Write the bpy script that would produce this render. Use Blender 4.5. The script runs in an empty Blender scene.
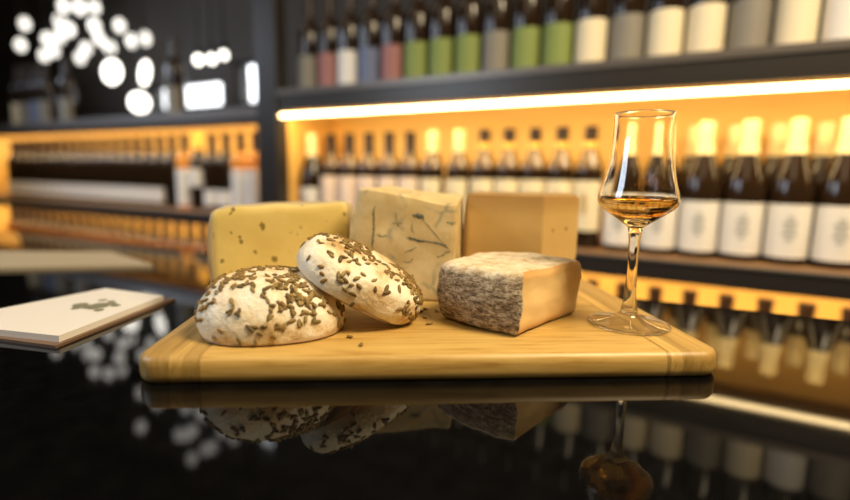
import bpy, bmesh, math, random
from math import radians as R, sin, cos, pi, sqrt
from mathutils import Vector, Matrix, noise

random.seed(7)
SC = bpy.context.scene
COL = SC.collection

# ------------------------------------------------------------------ camera
CAM_H, F_PX = 0.137, 490.0
cam_d = bpy.data.cameras.new('camera')
cam = bpy.data.objects.new('camera', cam_d)
COL.objects.link(cam)
cam_d.sensor_width = 36.0
cam_d.lens = 36.0 * F_PX / 850.0
cam_d.clip_start = 0.01
pitch = math.atan(73.0 / F_PX)
cam.matrix_world = (Matrix.Translation((0, 0, CAM_H)) @ Matrix.Rotation(pi / 2 - pitch, 4, 'X')
                    @ Matrix.Rotation(R(1.1), 4, 'Z'))
cam_d.dof.use_dof = True
cam_d.dof.focus_distance = 0.385
cam_d.dof.aperture_fstop = 1.85
SC.camera = cam

# ------------------------------------------------------------------ world, exposure
SC.view_settings.view_transform = 'Standard'
SC.view_settings.look = 'None'
SC.view_settings.gamma = 1.0
SC.view_settings.exposure = 0.0
SC.view_settings.use_curve_mapping = False
SC.cycles.max_bounces = 14
SC.cycles.transmission_bounces = 12
SC.cycles.glossy_bounces = 6
SC.cycles.diffuse_bounces = 4
SC.cycles.use_denoising = True
SC.cycles.sample_clamp_indirect = 20.0
w = bpy.data.worlds.new('sky'); SC.world = w; w.use_nodes = True
bg = w.node_tree.nodes['Background']
bg.inputs[0].default_value = (0.95, 0.97, 1.0, 1); bg.inputs[1].default_value = 4.0

# shelf frame: s runs along the wall to the right, b goes into the wall
SH = R(28.26)
PB = Vector((-0.4452, 1.5526, 0))
SV = Vector((cos(SH), -sin(SH), 0)); BV = Vector((sin(SH), cos(SH), 0))
def sh(s, b, z): return PB + SV * s + BV * b + Vector((0, 0, z))
def sh_m(s, b, z): return Matrix.Translation(sh(s, b, z)) @ Matrix.Rotation(-SH, 4, 'Z')

def area(name, loc, target, size, energy, color, size_y=None):
    l = bpy.data.lights.new(name, 'AREA'); l.energy = energy; l.color = color
    l.size = size
    if size_y: l.shape = 'RECTANGLE'; l.size_y = size_y
    o = bpy.data.objects.new(name, l); COL.objects.link(o)
    o.location = loc
    o.rotation_euler = (Vector(target) - Vector(loc)).to_track_quat('-Z', 'Y').to_euler()
    return o
KEY = area('ceiling_light_key', (0.72, 0.04, 1.22), (0.02, 0.42, 0.05), 0.50, 34.0, (1.0, 0.80, 0.52))
area('ceiling_light_fill', (-0.35, -0.55, 1.35), (0, 0.4, 0.05), 0.7, 4.5, (1.0, 0.80, 0.52))
area('ceiling_light_shelf', sh(-0.2, -0.75, 1.5), sh(-0.2, 0, 0.2), 0.8, 4.0, (1.0, 0.88, 0.7))
area('window_daylight', (-1.5, 0.15, 0.75), (-0.1, 0.4, 0.05), 0.6, 12.0, (0.75, 0.87, 1.0))
area('window_daylight_shelf', sh(-1.9, -0.8, 1.0), sh(-0.9, 0, 0.33), 0.6, 4.0, (0.72, 0.82, 1.0)).data.spread = R(70)  # added cool light brightening the left planks; no window stands there

# ------------------------------------------------------------------ materials
def new_mat(name):
    m = bpy.data.materials.new(name); m.use_nodes = True
    return m, m.node_tree, m.node_tree.nodes['Principled BSDF']
def mat(name, col, rough=0.5, metal=0.0, spec=0.5, trans=0.0, ior=1.45, emit=None, es=0.0, sss=0.0, coat=0.0, bump=None):
    m, nt, p = new_mat(name)
    p.inputs['Base Color'].default_value = (*col, 1)
    p.inputs['Roughness'].default_value = rough
    p.inputs['Metallic'].default_value = metal
    p.inputs['Specular IOR Level'].default_value = spec
    p.inputs['Transmission Weight'].default_value = trans
    p.inputs['IOR'].default_value = ior
    p.inputs['Coat Weight'].default_value = coat
    if emit:
        p.inputs['Emission Color'].default_value = (*emit, 1); p.inputs['Emission Strength'].default_value = es
    if sss:
        p.inputs['Subsurface Weight'].default_value = sss
        p.inputs['Subsurface Radius'].default_value = (0.006, 0.004, 0.002)
        p.inputs['Subsurface Scale'].default_value = 1.0
    if bump:
        add_bump(nt, p, *bump)
    return m
def N(nt, typ, **kw):
    n = nt.nodes.new(typ)
    for k, v in kw.items():
        if hasattr(n, k): setattr(n, k, v)
        else: n.inputs[k].default_value = v
    return n
def L(nt, a, b): nt.links.new(a, b)
def coords(nt, scale=(1, 1, 1), loc=(0, 0, 0), rot=(0, 0, 0)):
    tc = N(nt, 'ShaderNodeTexCoord'); mp = N(nt, 'ShaderNodeMapping')
    mp.inputs['Scale'].default_value = scale; mp.inputs['Location'].default_value = loc; mp.inputs['Rotation'].default_value = rot
    L(nt, tc.outputs['Object'], mp.inputs['Vector'])
    return mp.outputs['Vector']
def noise_tex(nt, vec, scale, detail=4, rough=0.55, dist=0.0):
    n = N(nt, 'ShaderNodeTexNoise'); n.inputs['Scale'].default_value = scale; n.inputs['Detail'].default_value = detail
    n.inputs['Roughness'].default_value = rough; n.inputs['Distortion'].default_value = dist
    L(nt, vec, n.inputs['Vector']); return n.outputs['Fac']
def ramp(nt, fac, stops):
    r = N(nt, 'ShaderNodeValToRGB'); e = r.color_ramp.elements
    while len(e) < len(stops): e.new(0.5)
    for el, (p, c) in zip(e, stops):
        el.position = p; el.color = (*c, 1) if len(c) == 3 else c
    L(nt, fac, r.inputs['Fac']); return r.outputs['Color']
def mixc(nt, fac, a, b, mode='MIX'):
    m = N(nt, 'ShaderNodeMix', data_type='RGBA', blend_type=mode)
    for sock, v in ((m.inputs[0], fac), (m.inputs[6], a), (m.inputs[7], b)):
        if isinstance(v, (int, float)): sock.default_value = v
        elif isinstance(v, tuple): sock.default_value = (*v, 1) if len(v) == 3 else v
        else: L(nt, v, sock)
    return m.outputs[2]
def math_n(nt, op, a, b=None):
    n = N(nt, 'ShaderNodeMath', operation=op)
    for i, v in enumerate((a, b)):
        if v is None: continue
        if isinstance(v, (int, float)): n.inputs[i].default_value = v
        else: L(nt, v, n.inputs[i])
    return n.outputs[0]
def add_bump(nt, p, h, strength=0.3, dist=0.001):
    b = N(nt, 'ShaderNodeBump'); b.inputs['Strength'].default_value = strength; b.inputs['Distance'].default_value = dist
    L(nt, h, b.inputs['Height']); L(nt, b.outputs['Normal'], p.inputs['Normal'])

def bamboo(name, along):                      # along = 'X' or 'Y': the direction the strips run
    m, nt, p = new_mat(name)
    tc = N(nt, 'ShaderNodeTexCoord'); sp = N(nt, 'ShaderNodeSeparateXYZ'); L(nt, tc.outputs['Object'], sp.inputs[0])
    across = sp.outputs['Y'] if along == 'X' else sp.outputs['X']
    wdt = 0.019 if along == 'X' else 0.0085
    cell = math_n(nt, 'FLOOR', math_n(nt, 'DIVIDE', across, wdt))
    wn = N(nt, 'ShaderNodeTexWhiteNoise', noise_dimensions='1D'); L(nt, cell, wn.inputs['W'])
    sc = (6, 90, 60) if along == 'X' else (130, 5, 40)
    v = coords(nt, sc)
    g = noise_tex(nt, v, 3.0, 6, 0.6, 0.4)
    col = ramp(nt, g, [(0.28, (0.36, 0.20, 0.045)), (0.48, (0.53, 0.335, 0.092)), (0.72, (0.62, 0.425, 0.140))])
    tint = ramp(nt, wn.outputs['Value'], [(0.0, (0.78, 0.74, 0.66)), (1.0, (1.10, 1.08, 1.05))] if along == 'X' else [(0.0, (0.68, 0.64, 0.56)), (1.0, (1.10, 1.08, 1.05))])
    c = mixc(nt, 1.0, col, tint, 'MULTIPLY')
    v2 = coords(nt, (22, 70, 22) if along == 'X' else (70, 22, 22), (0.37, 0.1, 0))
    k = noise_tex(nt, v2, 1.2, 2, 0.5)
    kf = ramp(nt, k, [(0.69, (0, 0, 0)), (0.80, (0.55, 0.55, 0.55))])
    c = mixc(nt, kf, c, (0.27, 0.135, 0.045))
    L(nt, c, p.inputs['Base Color'])
    p.inputs['Roughness'].default_value = 0.42
    add_bump(nt, p, g, 0.12, 0.0006)
    return m
M = {}
M['bamboo'] = bamboo('bamboo_lengthwise', 'X')
M['bamboo_end'] = bamboo('bamboo_crosswise', 'Y')

def counter_mat():
    m, nt, p = new_mat('polished_black_stone')
    n = noise_tex(nt, coords(nt), 60, 3)
    L(nt, ramp(nt, n, [(0.4, (0.002, 0.002, 0.002)), (0.8, (0.004, 0.004, 0.004))]), p.inputs['Base Color'])
    p.inputs['Roughness'].default_value = 0.035; p.inputs['IOR'].default_value = 1.29
    return m
M['counter'] = counter_mat()
M['counter_front'] = mat('dark_counter_panel', (0.03, 0.022, 0.018), 0.5)

def seed_cheese_mat(seed):
    m, nt, p = new_mat('fresh_white_cheese')
    v = coords(nt, (1, 1, 1), (seed, 0, 0))
    n = noise_tex(nt, v, 45, 5, 0.6)
    n2 = noise_tex(nt, v, 260, 3, 0.6)
    c = ramp(nt, n, [(0.32, (0.50, 0.31, 0.12)), (0.43, (0.74, 0.57, 0.33)), (0.54, (0.85, 0.74, 0.54)), (0.72, (0.90, 0.83, 0.68))])
    L(nt, c, p.inputs['Base Color'])
    p.inputs['Roughness'].default_value = 0.5
    p.inputs['Subsurface Weight'].default_value = 0.15; p.inputs['Subsurface Radius'].default_value = (0.004, 0.003, 0.002)
    p.inputs['Subsurface Scale'].default_value = 0.6
    add_bump(nt, p, mixc(nt, 0.4, n, n2), 0.8, 0.003)
    return m
M['seed'] = [mat('olive_seed', (0.185, 0.12, 0.028), 0.6), mat('brown_seed', (0.23, 0.14, 0.036), 0.6),
             mat('golden_seed', (0.32, 0.215, 0.065), 0.6), mat('dark_seed', (0.13, 0.08, 0.02), 0.6)]

def herb_mat():
    m, nt, p = new_mat('herb_speckled_paste')
    v = coords(nt)
    dv = N(nt, 'ShaderNodeVectorMath', operation='ADD'); L(nt, v, dv.inputs[0])
    nn = N(nt, 'ShaderNodeTexNoise'); nn.inputs['Scale'].default_value = 90; L(nt, v, nn.inputs['Vector'])
    sc = N(nt, 'ShaderNodeVectorMath', operation='SCALE'); L(nt, nn.outputs['Color'], sc.inputs[0]); sc.inputs['Scale'].default_value = 0.010
    L(nt, sc.outputs[0], dv.inputs[1])
    vo = N(nt, 'ShaderNodeTexVoronoi'); vo.inputs['Scale'].default_value = 118; L(nt, dv.outputs[0], vo.inputs['Vector'])
    sx = N(nt, 'ShaderNodeSeparateXYZ'); L(nt, vo.outputs['Color'], sx.inputs[0])
    thr = math_n(nt, 'MULTIPLY', math_n(nt, 'POWER', sx.outputs['X'], 2.6), 0.40)
    d = math_n(nt, 'SUBTRACT', thr, vo.outputs['Distance'])
    f = ramp(nt, math_n(nt, 'MULTIPLY', d, 6.0), [(0.0, (0, 0, 0)), (0.5, (0.85, 0.85, 0.85))])
    b = ramp(nt, noise_tex(nt, v, 22, 4), [(0.3, (0.68, 0.50, 0.14)), (0.7, (0.78, 0.61, 0.215))])
    c = mixc(nt, f, b, (0.19, 0.13, 0.022))
    L(nt, c, p.inputs['Base Color']); p.inputs['Roughness'].default_value = 0.42
    p.inputs['Subsurface Weight'].default_value = 0.12; p.inputs['Subsurface Radius'].default_value = (0.006, 0.004, 0.0015)
    add_bump(nt, p, noise_tex(nt, v, 160, 3), 0.15, 0.0008)
    return m
M['herb'] = herb_mat()
M['herb_rind'] = mat('pale_wheel_rind', (0.50, 0.385, 0.20), 0.65)

def blue_mat():
    m, nt, p = new_mat('blue_veined_paste')
    v = coords(nt)
    base = ramp(nt, noise_tex(nt, v, 30, 5, 0.6), [(0.25, (0.52, 0.36, 0.13)), (0.5, (0.67, 0.50, 0.23)), (0.75, (0.78, 0.63, 0.35))])
    nn = N(nt, 'ShaderNodeTexNoise'); nn.inputs['Scale'].default_value = 28; nn.inputs['Detail'].default_value = 4; L(nt, v, nn.inputs['Vector'])
    sc = N(nt, 'ShaderNodeVectorMath', operation='SCALE'); L(nt, nn.outputs['Color'], sc.inputs[0]); sc.inputs['Scale'].default_value = 0.03
    dv = N(nt, 'ShaderNodeVectorMath', operation='ADD'); L(nt, v, dv.inputs[0]); L(nt, sc.outputs[0], dv.inputs[1])
    vo = N(nt, 'ShaderNodeTexVoronoi', feature='DISTANCE_TO_EDGE'); vo.inputs['Scale'].default_value = 34; L(nt, dv.outputs[0], vo.inputs['Vector'])
    edge = ramp(nt, vo.outputs['Distance'], [(0.0, (1, 1, 1)), (0.10, (0, 0, 0))])
    msk = ramp(nt, noise_tex(nt, coords(nt, (1, 1, 1), (3.1, 0, 0.4)), 34, 2), [(0.50, (0, 0, 0)), (0.62, (1, 1, 1))])
    f = mixc(nt, 1.0, edge, msk, 'MULTIPLY')
    c = mixc(nt, math_n(nt, 'MULTIPLY', f, 0.75), base, (0.26, 0.25, 0.16))
    L(nt, c, p.inputs['Base Color']); p.inputs['Roughness'].default_value = 0.42
    p.inputs['Subsurface Weight'].default_value = 0.12; p.inputs['Subsurface Radius'].default_value = (0.006, 0.004, 0.002)
    add_bump(nt, p, noise_tex(nt, v, 120, 4), 0.3, 0.0012)
    return m
M['blue'] = blue_mat()
M['vein'] = mat('blue_mould_vein', (0.125, 0.13, 0.085), 0.6)
M['vein_pale'] = mat('pale_mould_vein', (0.34, 0.29, 0.14), 0.6)

def paste(name, c0, c1, scale=14, rough=0.45, edge=None):
    m, nt, p = new_mat(name)
    v = coords(nt)
    c = ramp(nt, noise_tex(nt, v, scale, 4), [(0.3, c0), (0.7, c1)])
    if edge:                                                # cheese ripens browner next to its rind
        tc = N(nt, 'ShaderNodeTexCoord'); sp = N(nt, 'ShaderNodeSeparateXYZ'); L(nt, tc.outputs['Object'], sp.inputs[0])
        dz = math_n(nt, 'ABSOLUTE', math_n(nt, 'SUBTRACT', sp.outputs['Z'], edge[0]))
        dz = math_n(nt, 'ADD', math_n(nt, 'DIVIDE', dz, edge[0]), math_n(nt, 'MULTIPLY', noise_tex(nt, v, 60, 3), 0.12))
        c = mixc(nt, ramp(nt, dz, [(0.62, (0, 0, 0)), (1.02, (1, 1, 1))]), c, edge[1])
        vo = N(nt, 'ShaderNodeTexVoronoi'); vo.inputs['Scale'].default_value = 60; L(nt, v, vo.inputs['Vector'])
        sx = N(nt, 'ShaderNodeSeparateXYZ'); L(nt, vo.outputs['Color'], sx.inputs[0])
        hole = math_n(nt, 'SUBTRACT', math_n(nt, 'MULTIPLY', math_n(nt, 'POWER', sx.outputs['X'], 5.0), 0.26), vo.outputs['Distance'])
        c = mixc(nt, ramp(nt, math_n(nt, 'MULTIPLY', hole, 8.0), [(0.0, (0, 0, 0)), (0.3, (.8, .8, .8))]), c, (0.25, 0.13, 0.04))
    L(nt, c, p.inputs['Base Color'])
    p.inputs['Roughness'].default_value = rough
    p.inputs['Subsurface Weight'].default_value = 0.12; p.inputs['Subsurface Radius'].default_value = (0.006, 0.004, 0.002)
    add_bump(nt, p, noise_tex(nt, v, 150, 3), 0.12, 0.0008)
    return m
M['hard'] = paste('hard_cheese_paste', (0.56, 0.35, 0.11), (0.66, 0.44, 0.16), edge=(.052, (0.42, 0.23, 0.065)))
M['hard_rind'] = paste('hard_cheese_rind', (0.30, 0.17, 0.06), (0.40, 0.25, 0.09), 40, 0.6)
M['tomme'] = paste('tomme_paste', (0.78, 0.52, 0.20), (0.84, 0.60, 0.27), edge=(.025, (0.56, 0.29, 0.08)))

def rind_mat():
    m, nt, p = new_mat('wrinkled_grey_rind')
    tc = N(nt, 'ShaderNodeTexCoord'); sp = N(nt, 'ShaderNodeSeparateXYZ'); L(nt, tc.outputs['Object'], sp.inputs[0])
    v = coords(nt, (1, 1, 3.0)); v3 = coords(nt)
    n1 = math_n(nt, 'ADD', math_n(nt, 'MULTIPLY', noise_tex(nt, v, 95, 8, 0.75, 0.6), 0.6), math_n(nt, 'MULTIPLY', noise_tex(nt, coords(nt, (1, 1, 1.8)), 340, 5, 0.75), 0.4))
    n2 = noise_tex(nt, v3, 160, 5, 0.7)
    side = ramp(nt, n1, [(0.41, (0.065, 0.04, 0.018)), (0.475, (0.23, 0.16, 0.085)), (0.53, (0.43, 0.33, 0.21)), (0.61, (0.72, 0.61, 0.44))])
    top = ramp(nt, noise_tex(nt, v3, 90, 6, 0.7), [(0.30, (0.34, 0.22, 0.10)), (0.43, (0.66, 0.50, 0.29)), (0.62, (0.82, 0.72, 0.52))])
    f = ramp(nt, math_n(nt, 'ADD', sp.outputs['Z'], math_n(nt, 'MULTIPLY', n2, 0.012)), [(0.0485, (0, 0, 0)), (0.0550, (1, 1, 1))])
    L(nt, mixc(nt, f, side, top), p.inputs['Base Color']); p.inputs['Roughness'].default_value = 0.8
    add_bump(nt, p, mixc(nt, 0.4, n1, n2), 0.9, 0.0025)
    return m
M['tomme_rind'] = rind_mat()
M['crust'] = mat('toasted_crust', (0.34, 0.19, 0.06), 0.6)

def glass_mat(name, col=(1, 1, 1), rough=0.0, ior=1.45):
    return mat(name, col, rough, trans=1.0, ior=ior)
M['glass'] = glass_mat('clear_glass', (1, 1, 1), 0.0, 1.5)
M['liquor'] = glass_mat('amber_liquor', (1.0, 0.60, 0.13), 0.0, 1.34)

M['steel'] = mat('dark_grey_steel', (0.040, 0.034, 0.030), 0.36, 0.3)
M['steel_light'] = mat('grey_steel_lip', (0.15, 0.13, 0.115), 0.36, 0.4)  # paler steel: light from above put into the colour of the upper rail
M['board'] = mat('brown_shelf_board', (0.22, 0.12, 0.055), 0.5)
def back_mat():
    m, nt, p = new_mat('golden_back_panel')
    L(nt, ramp(nt, noise_tex(nt, coords(nt, (1, 1, 6)), 3, 3), [(0.3, (0.78, 0.46, 0.12)), (0.7, (0.86, 0.53, 0.16))]), p.inputs['Base Color'])
    p.inputs['Roughness'].default_value = 0.55
    return m
M['back'] = back_mat()
M['led'] = mat('warm_led_strip', (1, 1, 1), 0.5, emit=(1.0, 0.70, 0.31), es=12.0)
M['wall'] = mat('dark_plaster_wall', (0.035, 0.030, 0.026), 0.8)
M['ceil'] = mat('dark_ceiling', (0.06, 0.055, 0.05), 0.9)
M['floor'] = mat('dark_floor', (0.05, 0.04, 0.035), 0.5)
M['frame'] = mat('black_window_frame', (0.012, 0.012, 0.012), 0.5)
M['shade'] = mat('glowing_lamp_globe', (1, 1, 1), 0.4, emit=(1.0, 0.95, 0.84), es=4.0)
M['bulb'] = mat('dim_frosted_bulb', (1, 1, 1), 0.4, emit=(1.0, 0.95, 0.86), es=1.5)  # glow of the bulbs added for the counter reflections
M['cord'] = mat('black_cord', (0.01, 0.01, 0.01), 0.6)
def pane_mat():
    m = bpy.data.materials.new('window_glass'); m.use_nodes = True; nt = m.node_tree; nt.nodes.clear()
    o = N(nt, 'ShaderNodeOutputMaterial'); mx = N(nt, 'ShaderNodeMixShader'); t = N(nt, 'ShaderNodeBsdfTransparent')
    g = N(nt, 'ShaderNodeBsdfGlossy'); g.inputs['Roughness'].default_value = 0.02
    mx.inputs[0].default_value = 0.06
    L(nt, t.outputs[0], mx.inputs[1]); L(nt, g.outputs[0], mx.inputs[2]); L(nt, mx.outputs[0], o.inputs['Surface'])
    return m
M['pane'] = pane_mat()

M['b_white'] = mat('golden_wine_glass', (0.90, 0.50, 0.09), 0.10, trans=0.75, ior=1.38)
M['b_gold'] = mat('glossy_olive_wine_glass', (0.11, 0.055, 0.009), 0.24, spec=0.9)  # amber base holds part of the glint on the bottle shoulders
M['b_dark'] = mat('dark_wine_glass', (0.022, 0.012, 0.006), 0.10)
M['b_brown'] = mat('dark_amber_wine_glass', (0.34, 0.16, 0.035), 0.04, trans=0.85, ior=1.4)
M['cap_dark'] = mat('dark_capsule', (0.022, 0.010, 0.006), 0.4)
M['cap_cream'] = mat('cream_capsule', (0.86, 0.70, 0.38), 0.45)
M['cap_gold'] = mat('gold_capsule', (0.80, 0.48, 0.10), 0.4)
M['lab_cream'] = mat('cream_paper_label', (0.82, 0.72, 0.50), 0.6)
M['lab_white'] = mat('white_paper_label', (0.80, 0.77, 0.72), 0.6)
M['lab_pink'] = mat('pinkish_paper_label', (0.82, 0.66, 0.55), 0.6)
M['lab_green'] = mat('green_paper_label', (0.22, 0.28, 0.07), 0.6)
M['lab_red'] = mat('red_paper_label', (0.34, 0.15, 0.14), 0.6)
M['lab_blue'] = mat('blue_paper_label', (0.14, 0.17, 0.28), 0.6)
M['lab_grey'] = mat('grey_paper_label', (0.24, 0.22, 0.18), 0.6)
M['emblem'] = mat('grey_print', (0.50, 0.49, 0.45), 0.6)
M['emblem_gold'] = mat('ochre_print', (0.55, 0.38, 0.12), 0.6)
M['paper'] = mat('white_page', (0.74, 0.69, 0.62), 0.55)
M['cover'] = mat('brown_cover', (0.16, 0.095, 0.055), 0.5)
M['menu'] = mat('beige_menu_paper', (0.42, 0.34, 0.22), 0.6)
M['print'] = mat('olive_print', (0.20, 0.19, 0.12), 0.6)

# ------------------------------------------------------------------ object helpers
def tag(o, label=None, cat=None, group=None, kind=None):
    if label: o['label'] = label
    if cat: o['category'] = cat
    if group: o['group'] = group
    if kind: o['kind'] = kind
    return o
def empty(name, loc=(0, 0, 0), rz=0.0, matrix=None):
    o = bpy.data.objects.new(name, None); COL.objects.link(o)
    o.empty_display_size = 0.02
    if matrix is not None: o.matrix_world = matrix
    else: o.location = loc; o.rotation_euler = (0, 0, rz)
    return o
def obj(name, bm, m, parent=None, smooth=True, matrix=None):
    me = bpy.data.meshes.new(name)
    bmesh.ops.recalc_face_normals(bm, faces=bm.faces)
    bm.to_mesh(me); bm.free()
    for x in (m if isinstance(m, (list, tuple)) else [m]): me.materials.append(x)
    if smooth:
        me.polygons.foreach_set('use_smooth', [True] * len(me.polygons))
        if smooth == 'auto':
            me.set_sharp_from_angle(angle=R(35))
    o = bpy.data.objects.new(name, me); COL.objects.link(o)
    if parent: o.parent = parent
    if matrix is not None: o.matrix_basis = matrix
    return o
def copy_tree(o, parent=None):
    c = o.copy(); COL.objects.link(c); c.parent = parent
    for ch in list(o.children): copy_tree(ch, c)
    return c
def add_box(bm, x0, x1, y0, y1, z0, z1, bev=0.0):
    r = bmesh.ops.create_cube(bm, size=1.0)
    vs = r['verts']
    for v in vs:
        v.co = Vector((x0 + (v.co.x + .5) * (x1 - x0), y0 + (v.co.y + .5) * (y1 - y0), z0 + (v.co.z + .5) * (z1 - z0)))
    if bev > 0:
        es = list({e for v in vs for e in v.link_edges})
        bmesh.ops.bevel(bm, geom=es, offset=bev, segments=2, profile=0.5, affect='EDGES')
def box(x0, x1, y0, y1, z0, z1, bev=0.0):
    bm = bmesh.new(); add_box(bm, x0, x1, y0, y1, z0, z1, bev); return bm
def add_lathe(bm, prof, seg=32, cx=0, cy=0, a0=0.0, a1=2 * pi):
    full = abs(a1 - a0 - 2 * pi) < 1e-6
    n = seg if full else seg + 1
    rings = []
    for r, z in prof:
        if r < 1e-6: rings.append([bm.verts.new((cx, cy, z))])
        else: rings.append([bm.verts.new((cx + r * cos(a0 + (a1 - a0) * k / seg), cy + r * sin(a0 + (a1 - a0) * k / seg), z)) for k in range(n)])
    for A, B in zip(rings, rings[1:]):
        for k in range(seg):
            k2 = (k + 1) % n
            if len(A) == 1 and len(B) == 1: continue
            if len(A) == 1: bm.faces.new((A[0], B[k], B[k2]))
            elif len(B) == 1: bm.faces.new((A[k], B[0], A[k2]))
            else: bm.faces.new((A[k], B[k], B[k2], A[k2]))
def lathe(prof, seg=32, **k):
    bm = bmesh.new(); add_lathe(bm, prof, seg, **k); return bm
def crom(pts, n=6):
    out = []
    P = [pts[0]] + list(pts) + [pts[-1]]
    for i in range(1, len(P) - 2):
        p0, p1, p2, p3 = (Vector(P[i + j]) for j in (-1, 0, 1, 2))
        for k in range(n):
            t = k / n
            out.append(tuple(0.5 * ((2 * p1) + (p2 - p0) * t + (2 * p0 - 5 * p1 + 4 * p2 - p3) * t * t + (3 * p1 - p0 - 3 * p2 + p3) * t ** 3)))
    out.append(tuple(pts[-1])); return out

# ------------------------------------------------------------------ the room
S0, S1, B0, B1, Z0, Z1 = -3.2, 2.8, -3.0, 0.40, -0.95, 1.75
RM = Matrix.Translation(PB) @ Matrix.Rotation(-SH, 4, 'Z')
def struct(name, bm, m, smooth=False):
    o = obj(name, bm, m, None, smooth); o.matrix_world = RM; o['kind'] = 'structure'; return o
struct('floor', box(S0 - .1, S1 + .1, B0 - .1, B1 + .1, Z0 - .1, Z0), M['floor'])
struct('ceiling', box(S0 - .1, S1 + .1, B0 - .1, B1 + .1, Z1, Z1 + .1), M['ceil'])
struct('wall_left', box(S0 - .1, S0, B0, B1, Z0, Z1), M['wall'])
struct('wall_right', box(S1, S1 + .1, B0, B1, Z0, Z1), M['wall'])
struct('wall_front', box(S0 - .1, S1 + .1, B0 - .1, B0, Z0, Z1), M['wall'])
# the back wall with its windows: (s0, s1, z0, z1)
WIN = [(-1.31, -0.755, 0.435, 0.560), (-0.685, -0.525, 0.435, 0.62), (-1.16, -0.98, 0.98, 1.22), (-0.92, -0.74, 0.98, 1.22), (-0.68, -0.50, 0.98, 1.22)]
bm = bmesh.new()
xs = sorted({S0 - .1, S1 + .1, *[q for w_ in WIN for q in w_[:2]]}); zs = sorted({Z0, Z1, *[q for w_ in WIN for q in w_[2:]]})
for xa, xb in zip(xs, xs[1:]):
    for za, zb in zip(zs, zs[1:]):
        mx_, mz_ = (xa + xb) / 2, (za + zb) / 2
        if any(a < mx_ < b and c < mz_ < d for a, b, c, d in WIN): continue
        add_box(bm, xa, xb, B1, B1 + .1, za, zb)
bmesh.ops.remove_doubles(bm, verts=bm.verts, dist=1e-5)
struct('wall_back', bm, M['wall'])
for i, (a, b, c, d) in enumerate(WIN):
    fr = bmesh.new(); t = 0.012
    add_box(fr, a, b, B1 + .03, B1 + .06, c, c + t); add_box(fr, a, b, B1 + .03, B1 + .06, d - t, d)
    add_box(fr, a, a + t, B1 + .03, B1 + .06, c + t, d - t); add_box(fr, b - t, b, B1 + .03, B1 + .06, c + t, d - t)
    o = struct('window_%d' % (i + 1), fr, M['frame'])
    g = obj('window_pane', box(a + t, b - t, B1 + .043, B1 + .047, c + t, d - t), M['pane'], o, False)

# ------------------------------------------------------------------ bar counter
CA = R(23.41)
CM = Matrix.Translation((0.3616, 0.5173, 0)) @ Matrix.Rotation(-CA, 4, 'Z')
ctr = empty('bar_counter', matrix=CM @ Matrix.Translation((-0.5, -0.45, -0.95)))
tag(ctr, 'bar counter with a polished black stone top under the bamboo board', 'counter')
ZL = 0.95
obj('countertop', box(-2.3, 1.9, -0.45, 0.45, ZL - .03, ZL, 0.0025), M['counter'], ctr, False)
obj('counter_body', box(-2.2, 1.8, -0.38, 0.36, 0.0, ZL - .03), M['counter_front'], ctr, False)

# ------------------------------------------------------------------ bamboo board
BA = R(4.5); BL, BD, BH = 0.4055, 0.272, 0.0185
fm = Vector((0.0133, 0.3160, 0))
bc = fm + Vector((-sin(BA), cos(BA), 0)) * (BD / 2)
brd = empty('cutting_board', bc, BA)
tag(brd, 'bamboo cutting board with rounded corners lying on the black counter', 'cutting board')
def rr_loop(hx, hy, r, n=7):
    out = []
    for cx, cy, a in ((hx - r, hy - r, 0), (-hx + r, hy - r, 90), (-hx + r, -hy + r, 180), (hx - r, -hy + r, 270)):
        for k in range(n + 1):
            t = R(a + 90 * k / n); out.append((cx + r * cos(t), cy + r * sin(t)))
    return out
def board_solid():
    b = bmesh.new(); rings = []
    for ins, z in ((.0045, 0.0), (.002, .0008), (.0005, .0028), (0, .006), (0, .0115), (.0006, .0150), (.0022, .0174), (.0048, BH)):
        rings.append([b.verts.new((x, y, z)) for x, y in rr_loop(BL / 2 - ins, BD / 2 - ins, .0165 - ins)])
    n = len(rings[0])
    for A, B in zip(rings, rings[1:]):
        for k in range(n): b.faces.new((A[k], A[(k + 1) % n], B[(k + 1) % n], B[k]))
    b.faces.new(rings[0][::-1]); b.faces.new(rings[-1]); return b
def cut(b, x, keep_right):
    r = bmesh.ops.bisect_plane(b, geom=b.verts[:] + b.edges[:] + b.faces[:], plane_co=(x, 0, 0), plane_no=(1, 0, 0),
                               clear_inner=keep_right, clear_outer=not keep_right)
    ed = [e for e in r['geom_cut'] if isinstance(e, bmesh.types.BMEdge)]
    bmesh.ops.edgeloop_fill(b, edges=ed)
EX = BL / 2 - 0.044
b = board_solid(); cut(b, -EX, True); cut(b, EX, False); obj('center_panel', b, M['bamboo'], brd, 'auto')
b = board_solid(); cut(b, -EX - .0002, False); obj('end_strip', b, M['bamboo_end'], brd, 'auto')
b = board_solid(); cut(b, EX + .0002, True); obj('end_strip', b, M['bamboo_end'], brd, 'auto')

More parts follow.
